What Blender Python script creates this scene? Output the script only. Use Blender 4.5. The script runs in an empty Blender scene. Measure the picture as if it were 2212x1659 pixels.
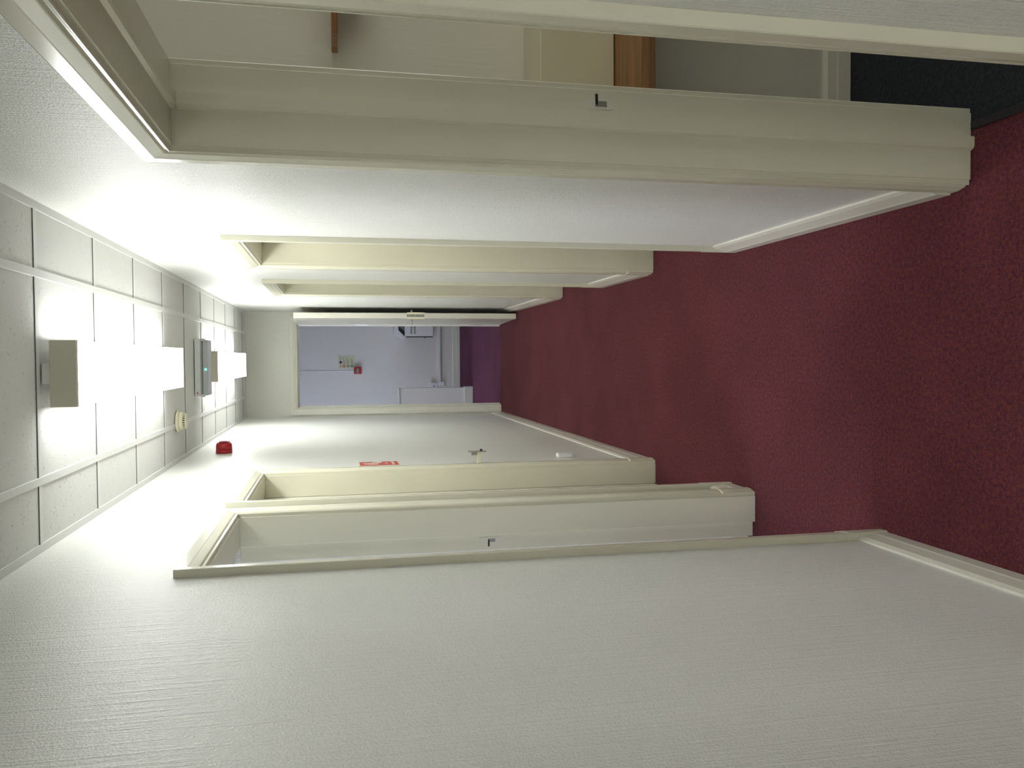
import bpy, bmesh, math, random
from mathutils import Vector, Matrix
random.seed(4)
sc = bpy.context.scene
# ------------------------------------------------------------------ camera, world, lights, exposure
CAM_H = 1.6256
PITCH, YAW, ROLL = 0.20663, -0.03133, -0.01237
F = Vector((math.sin(YAW)*math.cos(PITCH), math.cos(YAW)*math.cos(PITCH), -math.sin(PITCH)))
R = Vector((math.cos(YAW), -math.sin(YAW), 0)); U = R.cross(F)
R2 = math.cos(ROLL)*R + math.sin(ROLL)*U; U2 = math.cos(ROLL)*U - math.sin(ROLL)*R
cd = bpy.data.cameras.new('camera'); cam = bpy.data.objects.new('camera', cd); sc.collection.objects.link(cam)
cd.sensor_fit = 'HORIZONTAL'; cd.sensor_width = 36; cd.lens = 1809.8*36/2212; cd.clip_start = 0.02
X, Y, Z = -U2, R2, -F          # the photograph was taken with the camera turned on its side
M = Matrix(((X.x, Y.x, Z.x, 0), (X.y, Y.y, Z.y, 0), (X.z, Y.z, Z.z, CAM_H), (0, 0, 0, 1)))
cam.matrix_world = M
sc.camera = cam
w = bpy.data.worlds.new('world'); sc.world = w; w.use_nodes = True
w.node_tree.nodes['Background'].inputs[0].default_value = (0.62, 0.75, 1.0, 1)
w.node_tree.nodes['Background'].inputs[1].default_value = 0.6
sc.view_settings.view_transform = 'Standard'; sc.view_settings.look = 'None'; sc.view_settings.gamma = 1
sc.view_settings.use_curve_mapping = False
sc.view_settings.exposure = 0.0
TUBE = 15.5                     # brightness of the fluorescent diffusers
def area(name, loc, rot, sx, sy, power, col):
    l = bpy.data.lights.new(name, 'AREA'); l.shape = 'RECTANGLE'; l.size = sx; l.size_y = sy; l.energy = power; l.color = col
    o = bpy.data.objects.new(name, l); o.location = loc; o.rotation_euler = rot; sc.collection.objects.link(o); return o
area('added_lobby_daylight', (-2.82, 9.7, 1.55), (0, -math.pi/2, 0), 1.3, 1.5, 50, (0.76, 0.80, 1.0))  # lamp added to give the lobby its bluish daylight; its window is unseen
area('added_side_room_light', (2.98, 1.5, 1.6), (0, math.pi/2, 0), 1.1, 1.1, 18.0, (1.0, 0.98, 0.92))  # lamp added to lift the dim side room; no window is in view

area('added_left_room_daylight', (-2.90, 2.05, 1.55), (0, -math.pi/2, 0), 1.0, 1.0, 26, (0.86, 0.9, 1.0))  # lamp added to brighten the left room with bluish daylight, out of view

# ------------------------------------------------------------------ materials
def nmat(name, col, rough=0.5, metal=0.0, spec=0.5):
    m = bpy.data.materials.new(name); m.use_nodes = True
    b = m.node_tree.nodes['Principled BSDF']
    b.inputs['Base Color'].default_value = (*col, 1); b.inputs['Roughness'].default_value = rough
    b.inputs['Metallic'].default_value = metal; b.inputs['Specular IOR Level'].default_value = spec
    return m, m.node_tree, b
def node(nt, t, **kw):
    n = nt.nodes.new(t)
    for k, v in kw.items():
        if k.startswith('_'): setattr(n, k[1:], v)
        else: n.inputs[k.replace('__', ' ')].default_value = v
    return n
def coords(nt, scale=(1, 1, 1), rot=(0, 0, 0)):
    tc = node(nt, 'ShaderNodeTexCoord'); mp = node(nt, 'ShaderNodeMapping')
    mp.inputs['Scale'].default_value = scale; mp.inputs['Rotation'].default_value = rot
    nt.links.new(tc.outputs['Object'], mp.inputs[0]); return mp
def noise(nt, src, scale, detail=2, rough=0.5, dist=0.0):
    n = node(nt, 'ShaderNodeTexNoise'); n.inputs['Scale'].default_value = scale
    n.inputs['Detail'].default_value = detail; n.inputs['Roughness'].default_value = rough; n.inputs['Distortion'].default_value = dist
    nt.links.new(src.outputs[0], n.inputs['Vector']); return n
def ramp(nt, src, stops, out=0):
    r = node(nt, 'ShaderNodeValToRGB'); el = r.color_ramp.elements
    while len(el) < len(stops): el.new(0.5)
    for e, (p, c) in zip(el, stops): e.position = p; e.color = (*c, 1) if len(c) == 3 else c
    nt.links.new(src.outputs[out], r.inputs[0]); return r
def mix(nt, fac, a, b, kind='MIX'):
    m = node(nt, 'ShaderNodeMix', _data_type='RGBA', _blend_type=kind)
    for s, v in ((0, fac), (6, a), (7, b)):
        if hasattr(v, 'is_output'): nt.links.new(v, m.inputs[s])
        else: m.inputs[s].default_value = v if s == 0 else (*v, 1)
    return m
def bump(nt, b, h, dist, strength=1.0, prev=None):
    n = node(nt, 'ShaderNodeBump'); n.inputs['Distance'].default_value = dist; n.inputs['Strength'].default_value = strength
    nt.links.new(h, n.inputs['Height'])
    if prev: nt.links.new(prev.outputs[0], n.inputs['Normal'])
    nt.links.new(n.outputs[0], b.inputs['Normal']); return n

def wallpaper(name, col, axis='X', rough=0.33, amt=0.0030):
    """painted embossed paper: small grains plus a faint upright combed grain"""
    m, nt, b = nmat(name, col, rough, spec=0.5)
    mp = coords(nt); g = noise(nt, mp, 210, 3, 0.6); g2 = noise(nt, mp, 100, 2, 0.5)
    mg = coords(nt, (115, 115, 3.2)); st = noise(nt, mg, 1.0, 2, 0.55)
    mk = coords(nt, (0.9, 0.9, 0.5)); pa = noise(nt, mk, 1.3, 1)
    r1 = ramp(nt, g, [(0.40, (0, 0, 0)), (0.68, (1, 1, 1))])
    a = mix(nt, 0.5, r1.outputs[0], g2.outputs[0])
    s = ramp(nt, st, [(0.42, (0, 0, 0)), (0.78, (1, 1, 1))])
    q = mix(nt, 0.52, a.outputs[2], s.outputs[0])
    bump(nt, b, q.outputs[2], amt)
    c = ramp(nt, pa, [(0.3, tuple(v*0.965 for v in col)), (0.7, col)])
    nt.links.new(c.outputs[0], b.inputs['Base Color'])
    return m
M_WALL = wallpaper('painted_wallpaper', (0.83, 0.84, 0.80))
M_END = wallpaper('cream_end_wall_paint', (0.71, 0.71, 0.63), amt=0.0004)
M_LOBBY = wallpaper('lobby_wall_paint', (0.74, 0.72, 0.67), amt=0.0004)
M_SIDE = wallpaper('side_room_wall_paint', (0.66, 0.64, 0.53), amt=0.0004)

def gloss(name, col, rough=0.2):
    m, nt, b = nmat(name, col, rough, spec=0.5)
    mp = coords(nt, (30, 30, 6)); n = noise(nt, mp, 1.2, 2); bump(nt, b, n.outputs[0], 0.0006, 0.6)
    mk = coords(nt); k = noise(nt, mk, 3.0, 2)
    c = ramp(nt, k, [(0.35, tuple(v*0.95 for v in col)), (0.65, col)]); nt.links.new(c.outputs[0], b.inputs['Base Color'])
    return m
M_GLOSS = gloss('cream_gloss_paint', (0.73, 0.715, 0.575), 0.22)
M_GLOSSW = gloss('white_gloss_paint', (0.74, 0.73, 0.64), 0.25)
M_DOOR = gloss('door_satin_paint', (0.76, 0.74, 0.64), 0.3)

def carpet(name, base, dark, fleck, blue):
    m, nt, b = nmat(name, base, 0.95, spec=0.03)
    mp = coords(nt); n1 = noise(nt, mp, 260, 2, 0.6); n2 = noise(nt, mp, 90, 3, 0.65); n3 = noise(nt, mp, 2.3, 3, 0.5); n4 = noise(nt, mp, 150, 1)
    c = ramp(nt, n2, [(0.34, dark), (0.52, base), (0.66, fleck)])
    c2 = ramp(nt, n4, [(0.50, base), (0.68, blue)])
    a = mix(nt, 0.4, c.outputs[0], c2.outputs[0])
    v = ramp(nt, n1, [(0.3, (0.45, 0.45, 0.45)), (0.7, (1.35, 1.35, 1.35))])
    d = mix(nt, 0.8, a.outputs[2], v.outputs[0], 'MULTIPLY')
    w_ = ramp(nt, n3, [(0.35, (0.84, 0.82, 0.82)), (0.65, (1.06, 1.06, 1.06))])
    e = mix(nt, 1.0, d.outputs[2], w_.outputs[0], 'MULTIPLY')
    nt.links.new(e.outputs[2], b.inputs['Base Color'])
    bump(nt, b, n1.outputs[0], 0.004)
    b.inputs['Sheen Weight'].default_value = 0.06; b.inputs['Sheen Roughness'].default_value = 0.55
    return m, nt, b, e
M_CARPET, nt, b, e_ = carpet('maroon_carpet', (0.138, 0.030, 0.036), (0.045, 0.011, 0.026), (0.20, 0.055, 0.036), (0.088, 0.022, 0.066))
# a curved scuff mark worn in the pile
tc = node(nt, 'ShaderNodeTexCoord'); vm = node(nt, 'ShaderNodeVectorMath', _operation='DISTANCE'); vm.inputs[1].default_value = (0.06, 4.80, 0)
nt.links.new(tc.outputs['Object'], vm.inputs[0])
rr = ramp(nt, vm, [(0.070, (1, 1, 1)), (0.082, (0.70, 0.66, 0.68)), (0.094, (1, 1, 1))], 1)
sx = node(nt, 'ShaderNodeSeparateXYZ'); nt.links.new(tc.outputs['Object'], sx.inputs[0])
gt = node(nt, 'ShaderNodeMath', _operation='LESS_THAN'); gt.inputs[1].default_value = 0.02; nt.links.new(sx.outputs[0], gt.inputs[0])
sm = mix(nt, gt.outputs[0], (1, 1, 1), rr.outputs[0]); fin = mix(nt, 1.0, e_.outputs[2], sm.outputs[2], 'MULTIPLY')
nt.links.new(fin.outputs[2], b.inputs['Base Color'])
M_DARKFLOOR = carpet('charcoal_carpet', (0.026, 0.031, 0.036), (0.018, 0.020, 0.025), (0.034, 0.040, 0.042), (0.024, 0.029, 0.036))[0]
M_PURPLE = carpet('purple_maroon_carpet', (0.150, 0.036, 0.078), (0.060, 0.016, 0.045), (0.20, 0.055, 0.08), (0.10, 0.030, 0.10))[0]

def tile_mat():
    m, nt, b = nmat('mineral_fibre_tile', (0.72, 0.72, 0.69), 0.9, spec=0.15)
    def flecks(scale, asp, r0, r1, ks, k0, k1):
        mp = coords(nt, asp); v = node(nt, 'ShaderNodeTexVoronoi'); v.inputs['Scale'].default_value = scale
        ns = noise(nt, mp, 60, 3, 0.7); ad = node(nt, 'ShaderNodeVectorMath', _operation='SCALE'); ad.inputs['Scale'].default_value = 0.012
        nt.links.new(ns.outputs[1], ad.inputs[0]); su = node(nt, 'ShaderNodeVectorMath', _operation='ADD')
        nt.links.new(mp.outputs[0], su.inputs[0]); nt.links.new(ad.outputs[0], su.inputs[1]); nt.links.new(su.outputs[0], v.inputs['Vector'])
        q = ramp(nt, v, [(r0, (1, 1, 1)), (r1, (0, 0, 0))]); k = noise(nt, mp, ks, 1); rk = ramp(nt, k, [(k0, (0, 0, 0)), (k1, (1, 1, 1))])
        return mix(nt, 1.0, q.outputs[0], rk.outputs[0], 'MULTIPLY')
    big = flecks(88, (0.5, 1.0, 1), 0.08, 0.20, 40, 0.46, 0.56); small = flecks(190, (0.8, 1.0, 1), 0.06, 0.22, 70, 0.44, 0.56)
    oi = node(nt, 'ShaderNodeObjectInfo'); rr_ = node(nt, 'ShaderNodeMapRange'); nt.links.new(oi.outputs['Random'], rr_.inputs[0])
    rr_.inputs['To Min'].default_value = 0.35; rr_.inputs['To Max'].default_value = 1.0
    f = mix(nt, 1.0, big.outputs[2], small.outputs[2], 'LIGHTEN'); fs_ = mix(nt, 1.0, f.outputs[2], rr_.outputs[0], 'MULTIPLY')
    c = mix(nt, fs_.outputs[2], (0.71, 0.715, 0.69), (0.17, 0.165, 0.15))
    nt.links.new(c.outputs[2], b.inputs['Base Color'])
    inv = node(nt, 'ShaderNodeInvert'); nt.links.new(f.outputs[2], inv.inputs[1]); bump(nt, b, inv.outputs[0], 0.0012)
    return m
M_TILE = tile_mat()
M_TEE = nmat('white_ceiling_grid_metal', (0.73, 0.735, 0.715), 0.5)[0]
M_TEE_SHADE = nmat('painted_tee_shadow', (0.12, 0.12, 0.12), 0.6)[0]  # dark colour for the shadow line painted beside the cross tees
M_PLAIN = nmat('plain_ceiling_paint', (0.75, 0.74, 0.70), 0.8)[0]
M_CAP = nmat('cream_lamp_end_plastic_shaded', (0.60, 0.59, 0.48), 0.5)[0]  # same cream plastic, darkened for the unlit end facing the viewer
M_CAPW = nmat('cream_lamp_end_plastic', (0.80, 0.80, 0.66), 0.4)[0]
M_STEEL = nmat('brushed_steel', (0.55, 0.55, 0.52), 0.28, 1.0)[0]
M_DULL = nmat('dull_zinc', (0.36, 0.36, 0.32), 0.45, 0.7)[0]
M_RED = nmat('alarm_red_plastic', (0.42, 0.012, 0.02), 0.3)[0]
M_SIGNRED = nmat('sign_red', (0.55, 0.035, 0.03), 0.45)[0]
M_WHITE = nmat('white_plastic', (0.78, 0.78, 0.76), 0.35)[0]
M_CREAM = nmat('ivory_plastic', (0.78, 0.74, 0.56), 0.4)[0]
M_BLACK = nmat('black_plastic', (0.015, 0.015, 0.018), 0.4)[0]
M_GREYP = nmat('blue_grey_plastic', (0.80, 0.84, 0.87), 0.4)[0]
M_DIFF = nmat('smoky_clear_diffuser', (0.55, 0.58, 0.62), 0.15)[0]
M_SIGNG = nmat('photoluminescent_ivory', (0.62, 0.62, 0.40), 0.5)[0]
M_NAVY = nmat('sign_navy', (0.02, 0.02, 0.10), 0.5)[0]
M_GREEN = nmat('sign_green', (0.01, 0.16, 0.10), 0.5)[0]
M_INK = nmat('sign_ink', (0.16, 0.15, 0.13), 0.6)[0]
M_SHADOWGAP = nmat('dark_void', (0.02, 0.02, 0.02), 0.9)[0]
def emis(name, col, s):
    m, nt, b = nmat(name, col, 0.4)
    b.inputs['Emission Color'].default_value = (*col, 1); b.inputs['Emission Strength'].default_value = s; return m
M_LAMP = emis('lit_opal_diffuser', (0.975, 0.99, 0.965), TUBE)
M_LAMP_ADDED = emis('lit_opal_diffuser_added', (0.985, 0.985, 0.95), TUBE*1.5)  # boosted diffuser for the two fittings added behind the viewer
M_LED = emis('green_led', (0.10, 1.0, 0.70), 5)
def wood():
    m, nt, b = nmat('varnished_brown_wood', (0.2, 0.09, 0.03), 0.32)
    mp = coords(nt, (2.0, 26, 26)); n = noise(nt, mp, 1.6, 4, 0.6, 0.6)
    r = ramp(nt, n, [(0.3, (0.16, 0.065, 0.018)), (0.6, (0.30, 0.14, 0.045)), (0.8, (0.36, 0.18, 0.06))]); nt.links.new(r.outputs[0], b.inputs['Base Color']); return m
M_WOOD = wood()
mg_, gn, gb = nmat('added_window_glass', (0.9, 0.95, 1.0), 0.02); gb.inputs['Transmission Weight'].default_value = 1.0; gb.inputs['IOR'].default_value = 1.0
M_GLASS = mg_

# ------------------------------------------------------------------ helpers
def prop(o, label=None, cat=None, group=None, kind=None):
    for k, v in (('label', label), ('category', cat), ('group', group), ('kind', kind)):
        if v: o[k] = v
    return o
def empty(name, loc=(0, 0, 0), rot=(0, 0, 0)):
    o = bpy.data.objects.new(name, None); sc.collection.objects.link(o); o.location = loc; o.rotation_euler = rot; o.empty_display_size = 0.05; return o
def obj(name, bm, mat, parent=None, bev=0.0, seg=2, smooth=False, loc=(0, 0, 0), rot=(0, 0, 0)):
    me = bpy.data.meshes.new(name); bmesh.ops.recalc_face_normals(bm, faces=bm.faces); bm.to_mesh(me); bm.free()
    me.materials.append(mat)
    o = bpy.data.objects.new(name, me); sc.collection.objects.link(o); o.parent = parent; o.location = loc; o.rotation_euler = rot
    if smooth: me.shade_smooth()
    if bev:
        md = o.modifiers.new('bevel', 'BEVEL'); md.width = bev; md.segments = seg; md.limit_method = 'ANGLE'; md.angle_limit = 0.6
        md.harden_normals = False
    return o
def box(bm, x0, x1, y0, y1, z0, z1):
    x0, x1 = min(x0, x1), max(x0, x1); y0, y1 = min(y0, y1), max(y0, y1)
    v = [bm.verts.new(p) for p in ((x0, y0, z0), (x1, y0, z0), (x1, y1, z0), (x0, y1, z0), (x0, y0, z1), (x1, y0, z1), (x1, y1, z1), (x0, y1, z1))]
    for f in ((0, 3, 2, 1), (4, 5, 6, 7), (0, 1, 5, 4), (1, 2, 6, 5), (2, 3, 7, 6), (3, 0, 4, 7)): bm.faces.new([v[i] for i in f])
    return v
def bx(*a):
    bm = bmesh.new(); box(bm, *a); return bm
def cyl(bm, p0, p1, r0, r1=None, n=24):
    r1 = r0 if r1 is None else r1; p0, p1 = Vector(p0), Vector(p1); d = (p1-p0).normalized()
    a = d.orthogonal().normalized(); b = d.cross(a)
    A = [bm.verts.new(p0 + r0*(math.cos(t)*a + math.sin(t)*b)) for t in [2*math.pi*i/n for i in range(n)]]
    B = [bm.verts.new(p1 + r1*(math.cos(t)*a + math.sin(t)*b)) for t in [2*math.pi*i/n for i in range(n)]]
    for i in range(n): bm.faces.new((A[i], A[(i+1) % n], B[(i+1) % n], B[i]))
    bm.faces.new(A[::-1]); bm.faces.new(B)
def loft(rings, caps=True):
    bm = bmesh.new(); V = [[bm.verts.new(p) for p in r] for r in rings]; n = len(rings[0])
    for a, b in zip(V, V[1:]):
        for i in range(n): bm.faces.new((a[i], a[(i+1) % n], b[(i+1) % n], b[i]))
    if caps: bm.faces.new(V[0][::-1]); bm.faces.new(V[-1])
    return bm

XL, XR, H, YE = -0.5513, 0.4585, 2.4617, 8.298
YB = -5.2                                  # corridor goes on behind the photographer
TR, TL = 0.172, 0.164                      # wall thickness
ZI, ZO = 1.962, 2.030                      # head of the openings, top of the architraves

# ------------------------------------------------------------------ the shell
OPEN_R = [(1.120, 1.906), (3.300, 4.138), (5.054, 5.924)]
OPEN_L = [(2.304, 3.047), (3.322, 4.109)]
def side_wall(name, x0, x1, opens, label):
    bm = bmesh.new(); y = YB
    g = 0.028
    for a, b_ in opens:
        box(bm, x0, x1, y, a-g, 0, H+0.15); box(bm, x0, x1, a-g, b_+g, ZI+g, H+0.15); y = b_+g
    box(bm, x0, x1, y, YE+0.12, 0, H+0.15)
    o = obj(name, bm, M_WALL); prop(o, label, 'wall', kind='structure'); return o
side_wall('wall_right', XR, XR+TR, OPEN_R, 'right corridor wall in white embossed paper with three doorways')
side_wall('wall_left', XL-TL, XL, OPEN_L, 'left corridor wall in white embossed paper with two doorways')
DX0, DX1, DZ = -0.462, 0.336, 1.987        # doorway in the end wall
bm = bmesh.new(); g = 0.03
box(bm, XL, DX0-g, YE, YE+0.12, 0, H+0.15); box(bm, DX1+g, XR, YE, YE+0.12, 0, H+0.15); box(bm, DX0-g, DX1+g, YE, YE+0.12, DZ+g, H+0.15)
prop(obj('wall_end', bm, M_END), 'plain cream wall over the far doorway at the corridor end', 'wall', kind='structure')
prop(obj('wall_back', bx(XL-TL, XR+TR, YB-0.1, YB, 0, H+0.15), M_WALL), 'white wall closing the corridor behind the viewer', 'wall', kind='structure')
prop(obj('floor', bx(XL-TL, XR+0.130, YB, YE+0.02, -0.05, 0), M_CARPET), 'maroon carpet floor running down the corridor', 'floor', kind='structure')

# suspended ceiling: every tile and tee a piece of it
ceil = empty('ceiling'); prop(ceil, 'suspended ceiling of white speckled tiles in a white metal grid', 'ceiling', kind='structure')
T1, T2 = -0.3471, 0.2529
ys = [2.630+0.6*k for k in range(-13, 10)]
TH = 0.0050; tw = 0.012
cols = [(XL+0.022, T1-tw), (T1+tw, T2-tw), (T2+tw, XR-0.022)]
tile_meshes = {}
def tile(x0, x1, y0, y1):
    wx, wy = x1-x0, y1-y0; key = (round(wx, 3), round(wy, 3))
    if key not in tile_meshes:
        bm = bx(-wx/2-0.008, wx/2+0.008, -wy/2-0.008, wy/2+0.008, 0, 0.015)
        me = bpy.data.meshes.new('ceiling_tile'); bm.to_mesh(me); bm.free(); me.materials.append(M_TILE); tile_meshes[key] = me
    o = bpy.data.objects.new('ceiling_tile', tile_meshes[key]); sc.collection.objects.link(o); o.parent = ceil
    sq = abs(wx-wy) < 0.01
    o.location = ((x0+x1)/2, (y0+y1)/2, H+TH-0.001); o.rotation_euler = (0, 0, random.choice((0, math.pi/2, math.pi)) if sq else random.choice((0, math.pi)))
edges = [YB] + ys + [YE]
for a, b_ in zip(edges, edges[1:]):
    if a < YB-0.01 or b_-a < 0.05: continue
    for x0, x1 in cols: tile(x0, x1, a+tw, b_-tw)
for x in (T1, T2):
    obj('main_tee', bx(x-tw, x+tw, YB, YE, H, H+TH), M_TEE, ceil, 0.0008, 1)
for y in ys:
    if y < YB: continue
    for x0, x1 in cols:
        obj('cross_tee', bx(x0, x1, y-tw, y+tw, H+0.0006, H+TH), M_TEE, ceil)
        obj('grid_shadow_line', bx(x0, x1, y-tw-0.0012, y-tw-0.0001, H+0.0012, H+TH-0.0012), M_TEE_SHADE, ceil)  # thin dark strip painting in the shade on the tee's near face
for a in (bx(XL, XL+0.024, YB, YE, H-0.001, H+TH), bx(XR-0.024, XR, YB, YE, H-0.001, H+TH), bx(XL, XR, YE-0.022, YE, H-0.001, H+TH)):
    obj('wall_angle', a, M_TEE, ceil)
obj('ceiling_void_board', bx(XL, XR, YB, YE, H+0.08, H+0.1), M_SHADOWGAP, ceil)

# ------------------------------------------------------------------ skirtings
def skirt_prof(d, base, h=0.100):
    return [(0, 0.001), (base*0.88, 0.001), (base*0.88, 0.044), (base*0.80, 0.049), (0.0125, h*0.87), (0.0060, h), (0, h)]
def skirting(name, p0, p1, n, base, mat, label, h=0.1, parent=None):
    """runs from p0 to p1 on the wall; n is the unit normal into the room"""
    p0, p1, n = Vector((*p0, 0)), Vector((*p1, 0)), Vector((*n, 0))
    rings = [[p + n*d + Vector((0, 0, z)) for d, z in skirt_prof(0, base, h)] for p in (p0, p1)]
    o = obj(name, loft(rings), mat, parent)
    if not parent: prop(o, label, 'skirting board', kind='structure')
    return o
ARW = 0.068
def skirts(side, xw, opens, n, base, lab):
    y = YB; k = 0
    for a, b_ in opens + [(YE, YE)]:
        y1 = a-0.005-ARW if a != YE else YE-0.001
        if y1-y > 0.02:
            skirting('baseboard_'+side, (xw, y), (xw, y1), n, base, M_GLOSSW, lab[k]); k += 1
        y = b_+0.005+ARW
skirts('right', XR, OPEN_R, (-1, 0), 0.030, ['cream skirting on right wall before the nearest doorway', 'cream skirting on right wall between the nearest and second doorways',
    'short cream skirting on right wall between second and third doorways', 'cream skirting on right wall running behind the open end door'])
skirts('left', XL, OPEN_L, (1, 0), 0.022, ['cream skirting on left wall nearest the viewer', 'tiny skirting piece between the two left doorways', 'cream skirting on left wall running to the corridor end'])

# ------------------------------------------------------------------ doorways
# architrave profile: (distance outwards from inner edge, thickness)
AP = [(0, 0), (0, 0.0110), (0.0015, 0.0130), (0.0040, 0.0130), (0.0075, 0.0095), (0.0105, 0.0095), (0.0140, 0.0140), (0.0160, 0.0150),
      (0.0365, 0.0203), (0.0385, 0.0212), (0.0655, 0.0220), (0.0680, 0.0205), (0.0680, 0)]
def fr(origin, ax, nx):
    """frame: a along ax, n along nx (out of the wall), z up"""
    o, ax, nx = Vector(origin), Vector(ax), Vector(nx)
    return lambda a, n, z: o + ax*a + nx*n + Vector((0, 0, z))
def P(f, pts): return [f(*p) for p in pts]
def fbox(f, a0, a1, n0, n1, z0, z1):
    bm = bmesh.new()
    v = [bm.verts.new(f(*p)) for p in ((a0, n0, z0), (a1, n0, z0), (a1, n1, z0), (a0, n1, z0), (a0, n0, z1), (a1, n0, z1), (a1, n1, z1), (a0, n1, z1))]
    for q in ((0, 3, 2, 1), (4, 5, 6, 7), (0, 1, 5, 4), (1, 2, 6, 5), (2, 3, 7, 6), (3, 0, 4, 7)): bm.faces.new([v[i] for i in q])
    return bm
def prism(f, prof, a0, a1, order='na'):
    pass
def architraves(f, a0, a1, zt, mat, parent, set_=0.005, plinth=True, back=0.0, sgn=1, sides=(0, 1)):
    A0, A1, Z = a0-set_, a1+set_, zt+set_
    zp = 0.135 if plinth else 0.001
    out = []
    for i, (s, A) in enumerate(((-1, A0), (1, A1))):
        if i not in sides: continue
        rings = [[f(A+s*w_, back+sgn*t, zp) for w_, t in AP], [f(A+s*w_, back+sgn*t, Z+w_) for w_, t in AP]]
        out.append(obj('architrave', loft(rings), mat, parent))
        if plinth:
            pp = [(-0.0005, 0), (-0.0005, 0.0150), (0.012, 0.0165), (0.034, 0.0225), (0.064, 0.0240), (0.0692, 0.0215), (0.0692, 0)]
            def ring(z, k=1.0, d=0.0): return [f(A+s*w_, back+sgn*max(0, t*k-d), z) for w_, t in pp]
            obj('plinth', loft([ring(0.001), ring(zp-0.002), ring(zp+0.004, 1, 0.0040)]), mat, parent)
    rings = [[f(A0-w_, back+sgn*t, Z+w_) for w_, t in AP], [f(A1+w_, back+sgn*t, Z+w_) for w_, t in AP]]
    out.append(obj('architrave', loft(rings), mat, parent)); return out
def lining(f, a0, a1, zt, depth, mat, parent, stop_at=0.075, stop_w=0.034, stop_t=0.012, rebate=0.004, left=True, right=True):
    """jamb boards of the opening with a bevelled door stop planted on them"""
    th = 0.027
    if left: obj('jamb', fbox(f, a0-th, a0, -depth, 0, 0.001, zt+th), mat, parent, 0.0015)
    if right: obj('jamb', fbox(f, a1, a1+th, -depth, 0, 0.001, zt+th), mat, parent, 0.0015)
    obj('head_jamb', fbox(f, a0, a1, -depth, 0, zt, zt+th), mat, parent, 0.0015)
    n0, n1 = -stop_at, -stop_at-stop_w; c = 0.009
    def stopring(a, s, z): return [f(a, n0, z), f(a+s*stop_t*0.75, n0-c*0.4, z), f(a+s*stop_t, n0-c, z), f(a+s*stop_t, n1, z), f(a, n1, z)]
    for s, a, ok in ((1, a0, left), (-1, a1, right)):
        if ok: obj('door_stop', loft([stopring(a, s, 0.001), stopring(a, s, zt-stop_t)]), mat, parent)
    def hring(a): return [f(a, n0, zt), f(a, n0-c*0.4, zt-stop_t*0.75), f(a, n0-c, zt-stop_t), f(a, n1, zt-stop_t), f(a, n1, zt)]
    obj('door_stop', loft([hring(a0), hring(a1)]), mat, parent)
def rebated(f, a0, a1, zt, depth, mat, parent, flat=0.104, step=0.020):
    """solid door frame, flat towards the corridor and cut back where the leaf shuts"""
    th = 0.027
    for s, a in ((-1, a0), (1, a1)):
        ring = [(a, 0), (a, -flat), (a+s*step, -flat), (a+s*step, -depth), (a+s*th, -depth), (a+s*th, 0)]
        obj('jamb', loft([[f(p, n, 0.001) for p, n in ring], [f(p, n, zt) for p, n in ring]]), mat, parent, 0.001)
    ring = [(zt, 0), (zt, -flat), (zt+step, -flat), (zt+step, -depth), (zt+th, -depth), (zt+th, 0)]
    obj('head_jamb', loft([[f(a0-th, n, z) for z, n in ring], [f(a1+th, n, z) for z, n in ring]]), mat, parent, 0.001)
def lever_set(f, a, n, z, sgn_a, sgn_n, parent):
    """lever handle on a short backplate, lever points along sgn_a"""
    pl = obj('backplate', fbox(f, a-0.02, a+0.02, n, n+sgn_n*0.006, z-0.09, z+0.07), M_STEEL, parent, 0.002)
    bm = bmesh.new(); cyl(bm, f(a, n, z), f(a, n+sgn_n*0.05, z), 0.008, n=14); cyl(bm, f(a-sgn_a*0.008, n+sgn_n*0.045, z), f(a+sgn_a*0.11, n+sgn_n*0.045, z), 0.0085, 0.007, n=14)
    obj('lever', bm, M_STEEL, pl, smooth=True)
def strike(f, side_a, sg, z, n, parent, h=0.075, wpl=0.022):
    """strike plate let into the jamb face at a = side_a (sg: direction into the opening)"""
    a = side_a
    pl = obj('strike_plate', fbox(f, a, a+sg*0.0012, n-wpl/2, n+wpl/2, z-h/2, z+h/2), M_GLOSSW, parent)
    obj('latch_slot', fbox(f, a+sg*0.0009, a+sg*0.0018, n-0.007, n+0.006, z-0.018, z+0.010), M_DULL, pl)
    obj('latch_notch', fbox(f, a+sg*0.0009, a+sg*0.0021, n-wpl/2-0.012, n+0.002, z+0.004, z+0.010), M_BLACK, pl)
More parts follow.
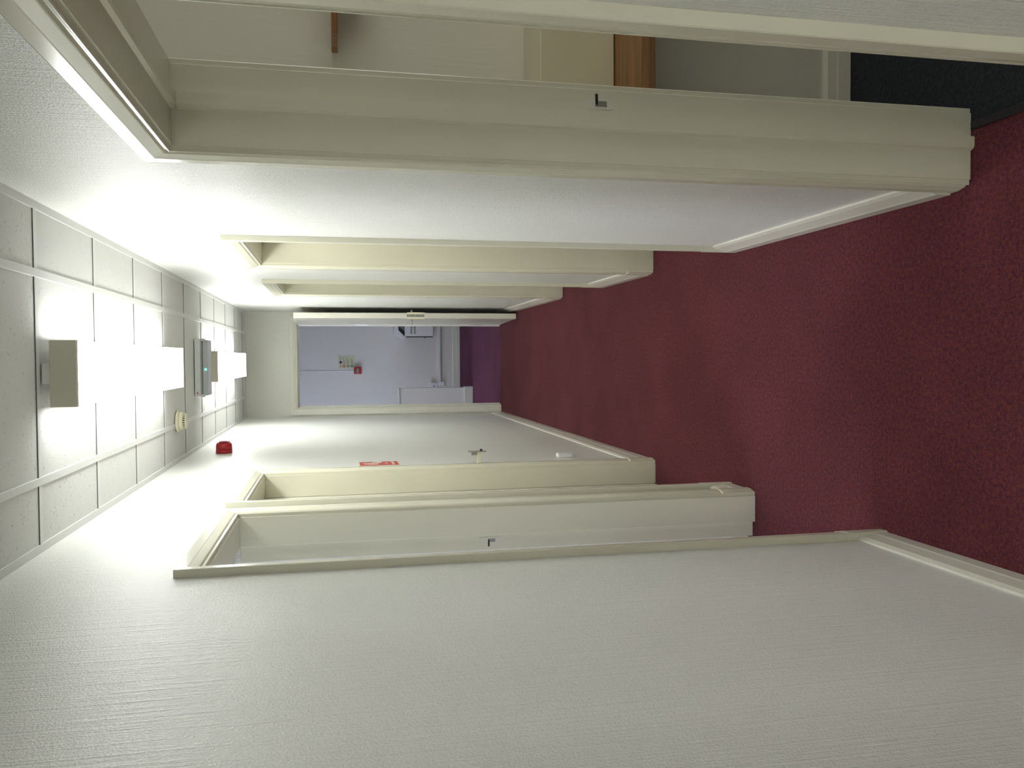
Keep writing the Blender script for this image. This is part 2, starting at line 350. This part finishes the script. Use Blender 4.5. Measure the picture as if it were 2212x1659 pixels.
def doorway(name, side, a0, a1, label, closed, depth, sides=(0, 1)):
    if side == 'R': f = fr((XR, 0, 0), (0, 1, 0), (-1, 0, 0))
    else: f = fr((XL, 0, 0), (0, 1, 0), (1, 0, 0))
    r = empty(name, ((XR if side == 'R' else XL), (a0+a1)/2, 0)); prop(r, label, 'doorway', kind='structure')
    o = Vector(r.location); ff = lambda a, n, z: f(a, n, z) - o
    if name == 'door_1': lining(ff, a0, a1, ZI, depth, M_GLOSS, r)
    else: rebated(ff, a0, a1, ZI, depth, M_GLOSS, r)
    architraves(ff, a0, a1, ZI, M_GLOSS, r, plinth=(name != 'door_1'))
    if closed:
        n0 = -0.105
        lf = obj('door_leaf', fbox(ff, a0-0.017, a1+0.017, n0-0.044, n0, 0.008, ZI+0.017), M_DOOR, r, 0.002)
        pl = obj('backplate', fbox(ff, a0+0.035, a0+0.075, n0, n0+0.006, 0.93, 1.08), M_STEEL, r, 0.002)
        bm = bmesh.new(); cyl(bm, ff(a0+0.055, n0, 1.01), ff(a0+0.055, n0+0.05, 1.01), 0.008, n=14); cyl(bm, ff(a0+0.05, n0+0.045, 1.01), ff(a0+0.165, n0+0.045, 1.01), 0.008, n=14)
        obj('lever', bm, M_STEEL, pl, smooth=True)
    elif name == 'door_1':
        architraves(ff, a0, a1, ZI, M_GLOSS, r, plinth=False, back=-depth, sgn=-1)
    return r, ff
r1, f1 = doorway('door_1', 'R', *OPEN_R[0], 'nearest right doorway open to a dim side room', False, TR)
strike(f1, OPEN_R[0][1], -1, 1.012, -0.138, r1)
r2, f2 = doorway('door_2', 'R', *OPEN_R[1], 'second doorway along the right wall', True, TR)
r3, f3 = doorway('door_3', 'R', *OPEN_R[2], 'third doorway on the right wall beside the open end door', True, TR)
r4, f4 = doorway('door_4', 'L', *OPEN_L[0], 'nearest left doorway standing open onto a pale room', False, TL)
strike(f4, OPEN_L[0][1]+0.020, -1, 1.068, -0.128, r4, 0.085)
r5, f5 = doorway('door_5', 'L', *OPEN_L[1], 'second left doorway beside the red fire sign', True, TL)

# the end doorway and its leaf, opened back against the right wall
r6 = empty('door_6', ((DX0+DX1)/2, YE, 0)); prop(r6, 'doorway at the corridor end with its white door opened back along the right wall', 'doorway', kind='structure')
o6 = Vector(r6.location)
f6_ = fr((0, YE, 0), (1, 0, 0), (0, -1, 0)); f6 = lambda a, n, z: f6_(a, n, z)-o6
lining(f6, DX0, DX1, DZ, 0.12, M_GLOSSW, r6, stop_at=0.047, stop_w=0.03)
architraves(f6, DX0, DX1, DZ, M_GLOSSW, r6, plinth=True)
architraves(f6, DX0, DX1, DZ, M_GLOSSW, r6, plinth=False, back=-0.12, sgn=-1)
obj('strike_plate', fbox(f6, DX0, DX0+0.0015, -0.034, -0.012, 0.92, 1.05), M_DULL, r6)
# leaf: hinge line at (0.338, 8.27), free edge near y 7.50
hx, hy = 0.338, YE-0.026
ang = math.atan2(0.3605-hx, hy-7.50)
lf = bmesh.new(); L = 0.772
box(lf, 0, 0.048, -L, 0, 0.010, 1.984)
leaf = obj('door_leaf', lf, M_DOOR, r6, 0.002, loc=Vector((hx, hy, 0))-o6, rot=(0, 0, ang))
fl = lambda a, n, z: Vector((n, -L+a, z))        # a: from the free edge, n: from the corridor-side face
obj('lock_case', fbox(fl, -0.0025, 0.012, 0.013, 0.036, 0.850, 1.006), M_DULL, leaf, 0.001)
obj('lock_guard', fbox(fl, -0.004, 0.02, -0.006, 0.013, 0.846, 1.000), M_CREAM, leaf, 0.001)
obj('lock_guard', fbox(fl, -0.004, 0.02, 0.036, 0.054, 0.846, 1.000), M_CREAM, leaf, 0.001)
for zc in (0.975, 0.93, 0.88):
    bm = bmesh.new(); cyl(bm, fl(-0.0022, 0.0245, zc), fl(-0.005, 0.0245, zc), 0.005 if zc != 0.93 else 0.007, n=10); obj('lock_screw', bm, M_STEEL, leaf)
for n0, s in ((0, -1), (0.048, 1)):
    bm = bmesh.new(); lim = 0.048 if s < 0 else 0.030
    cyl(bm, fl(0.055, n0, 0.958), fl(0.055, n0+s*lim, 0.958), 0.009, n=14)
    cyl(bm, fl(0.047, n0+s*(lim-0.006), 0.958), fl(0.165, n0+s*(lim-0.006), 0.958), 0.009, 0.007, n=14)
    obj('lever', bm, M_STEEL, leaf, smooth=True)
for zc in (0.25, 1.38):
    bm = bmesh.new(); cyl(bm, (0.0, 0.004, zc-0.05), (0.0, 0.004, zc+0.05), 0.006, n=12); obj('hinge', bm, M_STEEL, leaf)

# ------------------------------------------------------------------ side room seen through the nearest right doorway
SX0, SX1 = XR+TR, 3.1
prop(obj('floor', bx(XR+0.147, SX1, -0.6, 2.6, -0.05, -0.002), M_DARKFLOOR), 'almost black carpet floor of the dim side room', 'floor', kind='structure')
prop(obj('trim_1', bx(XR+0.128, XR+0.150, OPEN_R[0][0], OPEN_R[0][1], -0.04, 0.004), M_BLACK, bev=0.0015), 'black threshold strip in the nearest right doorway', 'threshold', kind='structure')
prop(obj('ceiling', bx(SX0, SX1, -0.6, 2.7, 2.40, 2.45), M_PLAIN), 'plain ceiling of the dim side room', 'ceiling', kind='structure')
bm = bmesh.new(); box(bm, SX0, SX1, 2.56, 2.66, 0, 2.45); box(bm, SX0, SX1, 2.447, 2.56, -0.05, 0.80)
prop(obj('wall_room_far', bm, M_SIDE), 'beige wall facing the viewer inside the side room', 'wall', kind='structure')
prop(obj('wall_room_near', bx(SX0, SX1, -0.7, -0.6, 0, 2.45), M_SIDE), 'near wall of the side room', 'wall', kind='structure')
def window_wall(name, x0, x1, y0, y1, wy0, wy1, wz0, wz1, top, mat, label):
    bm = bmesh.new(); box(bm, x0, x1, y0, wy0, 0, top); box(bm, x0, x1, wy1, y1, 0, top); box(bm, x0, x1, wy0, wy1, 0, wz0); box(bm, x0, x1, wy0, wy1, wz1, top)
    return prop(obj(name, bm, mat), label, 'wall', kind='structure')
def window(name, xc, y0, y1, z0, z1, label):
    r = empty(name, (xc, (y0+y1)/2, z0)); prop(r, label, 'window', kind='structure'); o = Vector(r.location)
    hy_, hz = (y1-y0)/2, z1-z0; bm = bmesh.new(); t = 0.05
    box(bm, -0.03, 0.03, -hy_, -hy_+t, 0, hz); box(bm, -0.03, 0.03, hy_-t, hy_, 0, hz); box(bm, -0.03, 0.03, -hy_+t, hy_-t, 0, t); box(bm, -0.03, 0.03, -hy_+t, hy_-t, hz-t, hz); box(bm, -0.025, 0.025, -0.02, 0.02, t, hz-t)
    obj('added_window_frame', bm, M_GLOSSW, r, 0.003)
    for a, b_ in ((-hy_+t, -0.02), (0.02, hy_-t)): obj('pane', bx(-0.003, 0.003, a, b_, t, hz-t), M_GLASS, r)
window_wall('wall_room_outer', SX1, SX1+0.15, -0.7, 2.66, 0.9, 2.1, 1.0, 2.2, 2.45, M_SIDE, 'outer wall of the side room with an added window')
window('added_window_1', SX1+0.08, 0.9, 2.1, 1.0, 2.2, 'added unseen white framed window of the side room')  # window added out of view to go with the side room lamp
# cream boxed ledge, worktop, shelf
ld = obj('boxed_ledge', bx(SX0+0.001, 2.6, 2.35, 2.559, 0.823, 1.045), gloss('ledge_paint', (0.66, 0.62, 0.42), 0.35), bev=0.004)
prop(ld, 'cream boxed-in ledge above the brown worktop in the side room', 'ledge')
wt = empty('worktop', (1.6, 2.28, 0.785)); prop(wt, 'dark brown wooden worktop fixed below the cream ledge in the side room', 'worktop')
obj('worktop_board', bx(SX0+0.001-1.6, 1.0, -0.150, 0.165, 0, 0.036), M_WOOD, wt, 0.004)
bm = bmesh.new(); cyl(bm, (SX0+0.001-1.6, -0.152, 0.018), (1.0, -0.152, 0.018), 0.018, n=20); obj('rounded_lip', bm, M_WOOD, wt, smooth=True)
for xx in (0.9, -0.1):
    obj('support_bracket', bx(xx-0.015, xx+0.015, -0.08, 0.166, -0.2, -0.0005), M_WOOD, wt, 0.002)
sh = empty('wall_shelf', (1.5, 2.48, 1.61)); prop(sh, 'narrow brown wooden shelf high on the side room wall', 'shelf')
obj('shelf_board', bx(0.905-1.5, 0.9, -0.080, 0.079, 0, 0.018), M_WOOD, sh, 0.002)
for xx in (-0.35, 0.5): obj('bracket', bx(xx-0.01, xx+0.01, -0.05, 0.079, -0.08, -0.0005), M_WOOD, sh, 0.002)
skirting('baseboard_room', (SX0, 2.447), (SX1, 2.447), (0, -1), 0.017, M_GLOSS, 'cream skirting at the foot of the side room wall', 0.092)

# ------------------------------------------------------------------ pale room beyond the nearest left doorway
LX = XL-TL
prop(obj('floor', bx(LX-2.2, LX, 1.0, 3.12, -0.05, 0), M_CARPET), 'maroon carpet floor of the pale left room', 'floor', kind='structure')
bm = bmesh.new(); box(bm, LX-2.2, LX, 3.12, 3.22, 0, 2.45); prop(obj('wall_left_room_far', bm, M_WALL), 'white papered wall just inside the nearest left doorway', 'wall', kind='structure')
prop(obj('wall_left_room_near', bx(LX-2.2, LX, 0.9, 1.0, 0, 2.45), M_WALL), 'near wall of the pale left room', 'wall', kind='structure')
window_wall('wall_left_room_outer', LX-2.35, LX-2.2, 0.9, 3.22, 1.5, 2.6, 1.0, 2.1, 2.45, M_WALL, 'outer wall of the pale left room with an added window')
window('added_window_2', LX-2.27, 1.5, 2.6, 1.0, 2.1, 'added unseen white framed window of the pale left room')  # unseen window, put in as the place of the left room lamp
prop(obj('ceiling', bx(LX-2.2, LX, 0.9, 3.22, 2.40, 2.45), M_PLAIN), 'plain ceiling of the pale left room', 'ceiling', kind='structure')
skirting('baseboard_left_room', (LX-2.2, 3.12), (LX-0.002, 3.12), (0, -1), 0.017, M_GLOSSW, 'white skirting just inside the nearest left doorway', 0.085)

# ------------------------------------------------------------------ lobby beyond the end doorway
YF = 11.16; LBX0, LBX1 = -2.7, 1.3
prop(obj('floor', bx(LBX0, LBX1, YE+0.02, YF+0.1, -0.05, 0), M_PURPLE), 'purple-maroon carpet floor of the lobby beyond the end door', 'floor', kind='structure')
prop(obj('ceiling', bx(LBX0, LBX1, YE+0.12, YF+0.1, 2.46, 2.5), M_PLAIN), 'plain ceiling of the lobby', 'ceiling', kind='structure')
prop(obj('wall_lobby_far', bx(LBX0, LBX1, YF, YF+0.1, 0, 2.46), M_LOBBY), 'bluish grey far wall of the lobby', 'wall', kind='structure')
prop(obj('wall_lobby_right', bx(LBX1, LBX1+0.1, YE, YF+0.1, 0, 2.46), M_LOBBY), 'right side wall of the lobby', 'wall', kind='structure')
bm = bmesh.new(); box(bm, LBX0, XL, YE+0.001, YE+0.119, 0, 2.46); box(bm, XR, LBX1, YE+0.121, YE+0.125, 0, 2.46)
prop(obj('wall_lobby_near', bm, M_LOBBY), 'lobby side of the wall around the end doorway', 'wall', kind='structure')
window_wall('wall_lobby_left', LBX0-0.15, LBX0, YE, YF+0.1, 8.9, 10.4, 0.85, 2.2, 2.46, M_LOBBY, 'left side wall of the lobby with an added window')
window('added_window_3', LBX0-0.08, 8.9, 10.4, 0.85, 2.2, 'added unseen white framed window of the lobby')  # unseen window added around the lobby lamp
skirting('baseboard_lobby', (LBX0, YF), (LBX1, YF), (0, -1), 0.018, M_GLOSSW, 'white skirting along the lobby far wall', 0.105)
# half-height wall with capping
lw = empty('half_wall', (-1.2, 10.12, 0)); prop(lw, 'white half-height wall with a capping board at left of the lobby', 'low wall', kind='structure')
obj('wall_panel', bx(LBX0+1.2, -0.362+1.2, -0.035, 0.055, 0, 0.885), M_LOBBY, lw)
obj('capping', bx(LBX0+1.2, -0.348+1.2, -0.055, 0.075, 0.885, 0.908), M_GLOSSW, lw, 0.004)
obj('end_post', bx(-0.3625+1.2, -0.350+1.2, -0.04, 0.06, 0, 0.885), M_GLOSSW, lw, 0.002)
obj('skirting_board', bx(LBX0+1.2, -0.342+1.2, -0.052, -0.0352, 0.001, 0.105), M_GLOSSW, lw, 0.004)
obj('skirting_end', bx(-0.349+1.2, -0.338+1.2, -0.05, 0.07, 0.001, 0.105), M_GLOSSW, lw, 0.004)

# cable trunking, socket, conduit
tk = empty('cable_trunking', (0.3, YF, 0.258)); prop(tk, 'white horizontal cable trunking low on the lobby far wall', 'trunking')
obj('trunking_body', bx(-0.60, 0.98, -0.028, -0.0005, 0, 0.05), M_WHITE, tk, 0.003)
obj('trunking_lid', bx(-0.60, 0.98, -0.033, -0.0285, 0.006, 0.044), M_WHITE, tk, 0.002)
obj('corner_piece', bx(-0.66, -0.601, -0.036, -0.0005, -0.045, 0.052), M_WHITE, tk, 0.006)
so = empty('wall_socket', (-0.362, YF, 0.31)); prop(so, 'small white wall socket behind the half-height wall in the lobby', 'socket')
obj('back_box', bx(-0.043, 0.043, -0.035, -0.0005, 0, 0.086), M_WHITE, so, 0.004)
obj('faceplate', bx(-0.043, 0.043, -0.043, -0.0355, 0, 0.086), M_WHITE, so, 0.003)
obj('socket_slot', bx(-0.010, 0.010, -0.0445, -0.0431, 0.035, 0.05), M_INK, so)
cn = obj('conduit', bx(-0.157, -0.147, YF-0.007, YF-0.0005, 1.402, 2.46), M_WHITE, bev=0.003); prop(cn, 'thin white vertical conduit rising above the red call point', 'conduit')
# fire action notice
fn = empty('fire_notice', (-0.036, YF, 1.495)); prop(fn, 'ivory fire action notice with blue red and green symbols on the lobby wall', 'notice')
obj('notice_board', bx(-0.085, 0.085, -0.004, -0.0005, -0.103, 0.103), M_SIGNG, fn, 0.001)
bm = bmesh.new(); cyl(bm, (-0.002, -0.0042, 0.072), (-0.002, -0.0055, 0.072), 0.0165, n=24); obj('blue_symbol', bm, M_NAVY, fn)
for z0, z1, m in ((0.012, 0.046, M_SIGNRED), (-0.036, -0.008, M_GREEN), (-0.088, -0.056, M_GREEN)):
    s = obj('symbol_square', bx(-0.068, -0.038, -0.0055, -0.0042, z0, z1), m, fn)
    bm = bmesh.new(); box(bm, -0.056, -0.052, -0.0066, -0.0056, z0+0.004, z1-0.004); box(bm, -0.063, -0.043, -0.0066, -0.0056, (z0+z1)/2-0.003, (z0+z1)/2+0.003); obj('symbol_mark', bm, M_SIGNG, s)
for z, a, b_ in ((0.036, -0.028, 0.060), (0.020, -0.028, 0.020), (-0.010, -0.028, 0.058), (-0.026, -0.028, 0.020), (-0.064, -0.028, 0.040), (-0.078, -0.028, 0.030), (0.072, 0.022, 0.07), (0.072, -0.07, -0.026)):
    obj('text_line', bx(a, b_, -0.0052, -0.0042, z-0.0028, z+0.0028), M_INK, fn)
# red call point
cp = empty('call_point', (-0.148, YF, 1.30)); prop(cp, 'red square break-glass call point on the lobby wall', 'call point')
obj('housing', bx(-0.046, 0.046, -0.045, -0.0005, 0, 0.098), M_RED, cp, 0.006)
obj('glass_panel', bx(-0.030, 0.030, -0.049, -0.0455, 0.034, 0.066), nmat('call_point_glass', (0.22, 0.22, 0.22), 0.2)[0], cp, 0.001)
obj('frame_edge', bx(-0.034, 0.034, -0.047, -0.0455, 0.066, 0.076), M_BLACK, cp)
# wall unit part hidden behind the door
wu = empty('wall_unit', (0.46, YF, 0.372)); prop(wu, 'white wall-mounted unit with black sloping top panel half hidden by the open door', 'wall unit')
obj('casing', bx(-0.165, 0.16, -0.19, -0.0005, 0.0, 0.375), M_WHITE, wu, 0.006)
obj('side_panel', bx(-0.176, -0.1655, -0.18, -0.01, 0.008, 0.345), M_BLACK, wu, 0.002)
for z in (0.232, 0.276): obj('vent', bx(-0.135, -0.035, -0.192, -0.1902, z, z+0.026), M_DULL, wu)
bm = loft([[Vector(p) for p in ((-0.160, -0.175, 0.376), (-0.160, -0.03, 0.376), (-0.085, -0.03, 0.455), (-0.085, -0.175, 0.455))],
           [Vector(p) for p in ((-0.105, -0.175, 0.376), (-0.105, -0.03, 0.376), (-0.030, -0.03, 0.455), (-0.030, -0.175, 0.455))]])
obj('sloping_panel', bm, M_BLACK, wu, 0.002)
bm = loft([[Vector(p) for p in ((-0.205, -0.185, 0.385), (-0.205, -0.02, 0.385), (-0.170, -0.02, 0.372), (-0.170, -0.185, 0.372))],
           [Vector(p) for p in ((-0.130, -0.185, 0.515), (-0.130, -0.02, 0.515), (-0.085, -0.02, 0.456), (-0.085, -0.185, 0.456))],
           [Vector(p) for p in ((0.10, -0.185, 0.515), (0.10, -0.02, 0.515), (0.10, -0.02, 0.456), (0.10, -0.185, 0.456))]])
obj('lid', bm, M_WHITE, wu, 0.003)
bm = bmesh.new(); cyl(bm, (-0.1765, -0.09, 0.10), (-0.186, -0.09, 0.10), 0.008, n=12); obj('knob', bm, M_BLACK, wu)

# ------------------------------------------------------------------ ceiling lights
def fitting(y0, y1, xc, label, lamp=None):
    r = empty('fluorescent_light', (xc, (y0+y1)/2, H)); prop(r, label, 'ceiling light', 'fluorescent fittings on the corridor ceiling')
    hl = (y1-y0)/2
    obj('spine', bx(-0.031, 0.031, -hl+0.004, hl-0.004, -0.026, -0.0005), M_WHITE, r, 0.002)
    for s in (-1, 1):
        obj('end_cap', bx(-0.098, 0.098, s*hl, s*(hl-0.020), -0.095, -0.0225), M_CAP if s < 0 else M_CAPW, r, 0.002)
    obj('gear_tray', bx(-0.0975, 0.0975, -hl+0.0205, hl-0.0205, -0.034, -0.0265), M_WHITE, r, 0.002)
    obj('diffuser', bx(-0.096, 0.096, -hl+0.0205, hl-0.0205, -0.094, -0.0345), lamp or M_LAMP, r, 0.006)
    return r
fitting(2.65, 4.42, -0.037, 'nearer lit box-shaped fluorescent light on the corridor ceiling')
fitting(5.63, 7.38, -0.042, 'farther lit fluorescent light partly behind the emergency light')
fitting(-2.65, -0.88, -0.035, 'added unseen fluorescent light on the ceiling just behind the viewer', M_LAMP_ADDED)  # added out of view to brighten the near walls
fitting(-4.95, -3.18, -0.035, 'added unseen fluorescent light at the rear end of the corridor', M_LAMP_ADDED)  # second unseen fitting, also added to lift the near walls
# emergency light
em = empty('emergency_light', (-0.046, 5.41, H)); prop(em, 'grey emergency light box with green lamp across the ceiling between the fluorescents', 'emergency light')
obj('gear_tray', bx(-0.173, 0.173, -0.075, 0.075, -0.036, -0.0005), M_GREYP, em, 0.003)
obj('gasket', bx(-0.176, 0.176, -0.078, 0.078, -0.0445, -0.0365), M_DULL, em, 0.001)
obj('diffuser', bx(-0.168, 0.168, -0.070, 0.070, -0.079, -0.045), M_DIFF, em, 0.006)
for s in (-1, 1):
    obj('end_clip', bx(s*0.160, s*0.177, -0.082, -0.0785, -0.060, -0.037), M_STEEL, em, 0.001)
bm = bmesh.new(); cyl(bm, (-0.010, -0.0702, -0.064), (-0.010, -0.0745, -0.064), 0.005, n=12); obj('green_lamp', bm, M_LED, em)
bm = bmesh.new(); box(bm, -0.158, -0.153, -0.0765, -0.0753, -0.022, -0.012); box(bm, -0.153, -0.146, -0.0765, -0.0753, -0.016, -0.012); obj('red_mark', bm, M_SIGNRED, em)
# smoke detector
sd = empty('smoke_detector', (-0.325, 4.735, H)); prop(sd, 'ivory round smoke detector with dark slots on the ceiling tiles', 'smoke detector')
def lathe(prof, n=40):
    return loft([[Vector((r*math.cos(2*math.pi*i/n), r*math.sin(2*math.pi*i/n), z)) for i in range(n)] for r, z in prof])
obj('base', lathe([(0.054, -0.0005), (0.056, -0.006), (0.055, -0.012), (0.050, -0.014)]), M_CREAM, sd, smooth=True)
obj('dome', lathe([(0.049, -0.0142), (0.050, -0.026), (0.045, -0.034), (0.0405, -0.0345)]), M_CREAM, sd, smooth=True)
obj('slot_ring', lathe([(0.037, -0.0346), (0.037, -0.046)]), M_BLACK, sd)
obj('nose', lathe([(0.040, -0.0462), (0.038, -0.051), (0.026, -0.055), (0.006, -0.056)]), M_CREAM, sd, smooth=True)
for k in range(20):
    t = 2*math.pi*k/20; bm = bmesh.new(); box(bm, 0.0372, 0.0415, -0.0024, 0.0024, -0.0465, -0.0343)
    obj('rib', bm, M_CREAM, sd, rot=(0, 0, t))
# sounder on the left wall
sn = empty('alarm_sounder', (XL, 5.195, 2.281)); prop(sn, 'round red fire alarm sounder high on the left wall', 'alarm sounder')
def lathex(prof, n=40):
    return loft([[Vector((x, r*math.cos(2*math.pi*i/n), r*math.sin(2*math.pi*i/n))) for i in range(n)] for r, x in prof])
obj('base', lathex([(0.046, 0.0005), (0.047, 0.012), (0.046, 0.020)]), M_RED, sn, smooth=True)
obj('body', lathex([(0.0465, 0.0205), (0.0455, 0.048), (0.040, 0.062), (0.034, 0.064)]), M_RED, sn, smooth=True)
obj('horn', lathex([(0.030, 0.0642), (0.028, 0.071), (0.020, 0.071), (0.016, 0.066)]), nmat('dark_red_plastic', (0.2, 0.008, 0.012), 0.35)[0], sn, smooth=True)
for t in (0.5, 1.2, 1.95, 2.65):
    a = math.pi*0.5+t*2; bm = bx(0.0625, 0.069, 0.031, 0.039, -0.004, 0.004); obj('grille_lug', bm, M_RED, sn, rot=(a, 0, 0))

# ------------------------------------------------------------------ fire extinguisher sign, bracket, small box on the left wall
fs = empty('fire_sign', (XL, 4.437, 1.415)); prop(fs, 'red fire extinguisher sign on the left wall half hidden by the door frame', 'sign')
# local frame: x out of the wall, y along the corridor (the wall is seen from +x), z up
obj('backing', bx(0.0005, 0.003, -0.080, 0.080, -0.105, 0.105), nmat('sign_ivory', (0.76, 0.74, 0.58), 0.5)[0], fs)
obj('red_field', bx(0.0031, 0.004, -0.074, 0.074, -0.102, 0.096), M_SIGNRED, fs)
pic = nmat('sign_pictogram', (0.78, 0.76, 0.68), 0.5)[0]
def flat(pts, x0=0.0041, x1=0.005): return loft([[Vector((x0, y, z)) for y, z in pts], [Vector((x1, y, z)) for y, z in pts]])
obj('extinguisher_symbol', flat([(-0.045, -0.0), (-0.010, -0.0), (-0.010, 0.045), (-0.018, 0.056), (-0.024, 0.058), (-0.024, 0.070), (-0.034, 0.070), (-0.034, 0.058), (-0.045, 0.045)]), pic, fs)
obj('hose_symbol', flat([(-0.022, 0.064), (0.000, 0.070), (0.008, 0.050), (0.012, 0.020), (0.018, 0.020), (0.014, 0.055), (0.004, 0.078), (-0.022, 0.074)]), pic, fs)
for k, (y, h) in enumerate(((0.026, 0.05), (0.042, 0.038), (0.056, 0.05))):
    obj('flame_symbol', flat([(y-0.008, -0.018), (y+0.008, -0.018), (y+0.009, -0.018+h*0.45), (y+0.002, -0.018+h), (y-0.004, -0.018+h*0.55)]), pic, fs)
def text(name, s, size, parent, loc, rot, mat, ext=0.0004):
    c = bpy.data.curves.new('tmp_text', 'FONT'); c.body = s; c.size = size; c.extrude = ext; c.align_x = 'CENTER'
    t = bpy.data.objects.new('tmp_text', c); sc.collection.objects.link(t); dg = bpy.context.evaluated_depsgraph_get(); me = bpy.data.meshes.new_from_object(t.evaluated_get(dg))
    bpy.data.objects.remove(t); me.materials.clear(); me.materials.append(mat); me.name = name
    o = bpy.data.objects.new(name, me); sc.collection.objects.link(o); o.parent = parent; o.location = loc; o.rotation_euler = rot; return o
for s, z, sz in (('Fire', -0.050, 0.026), ('extinguisher', -0.082, 0.025)):
    text('lettering', s, sz, fs, (0.0046, 0, z), (math.pi/2, 0, math.pi/2), pic)
fb = empty('extinguisher_bracket', (XL, 4.33, 0.87)); prop(fb, 'small empty metal extinguisher bracket sticking out of the left wall', 'bracket')
obj('back_plate', bx(0.0005, 0.003, -0.014, 0.014, -0.04, 0.08), M_DULL, fb, 0.001)
obj('arm', bx(0.003, 0.062, -0.006, 0.006, 0.016, 0.038), M_CREAM, fb, 0.001)
obj('catch', bx(0.045, 0.058, -0.008, 0.008, 0.038, 0.068), M_DULL, fb, 0.001)
obj('upright_blade', bx(0.0625, 0.066, -0.02, 0.02, -0.010, 0.085), M_DULL, fb, 0.001)
obj('hook_tip', bx(0.066, 0.076, -0.006, 0.006, 0.010, 0.022), M_BLACK, fb, 0.001)
wb = empty('wall_box', (XL, 4.50, 0.345)); prop(wb, 'small white box low on the left wall beneath the bracket', 'wall box')
obj('box_body', bx(0.0005, 0.020, -0.03, 0.03, 0, 0.082), M_WHITE, wb, 0.003)
obj('face', bx(0.0205, 0.023, -0.028, 0.028, 0.003, 0.078), M_GREYP, wb, 0.001)
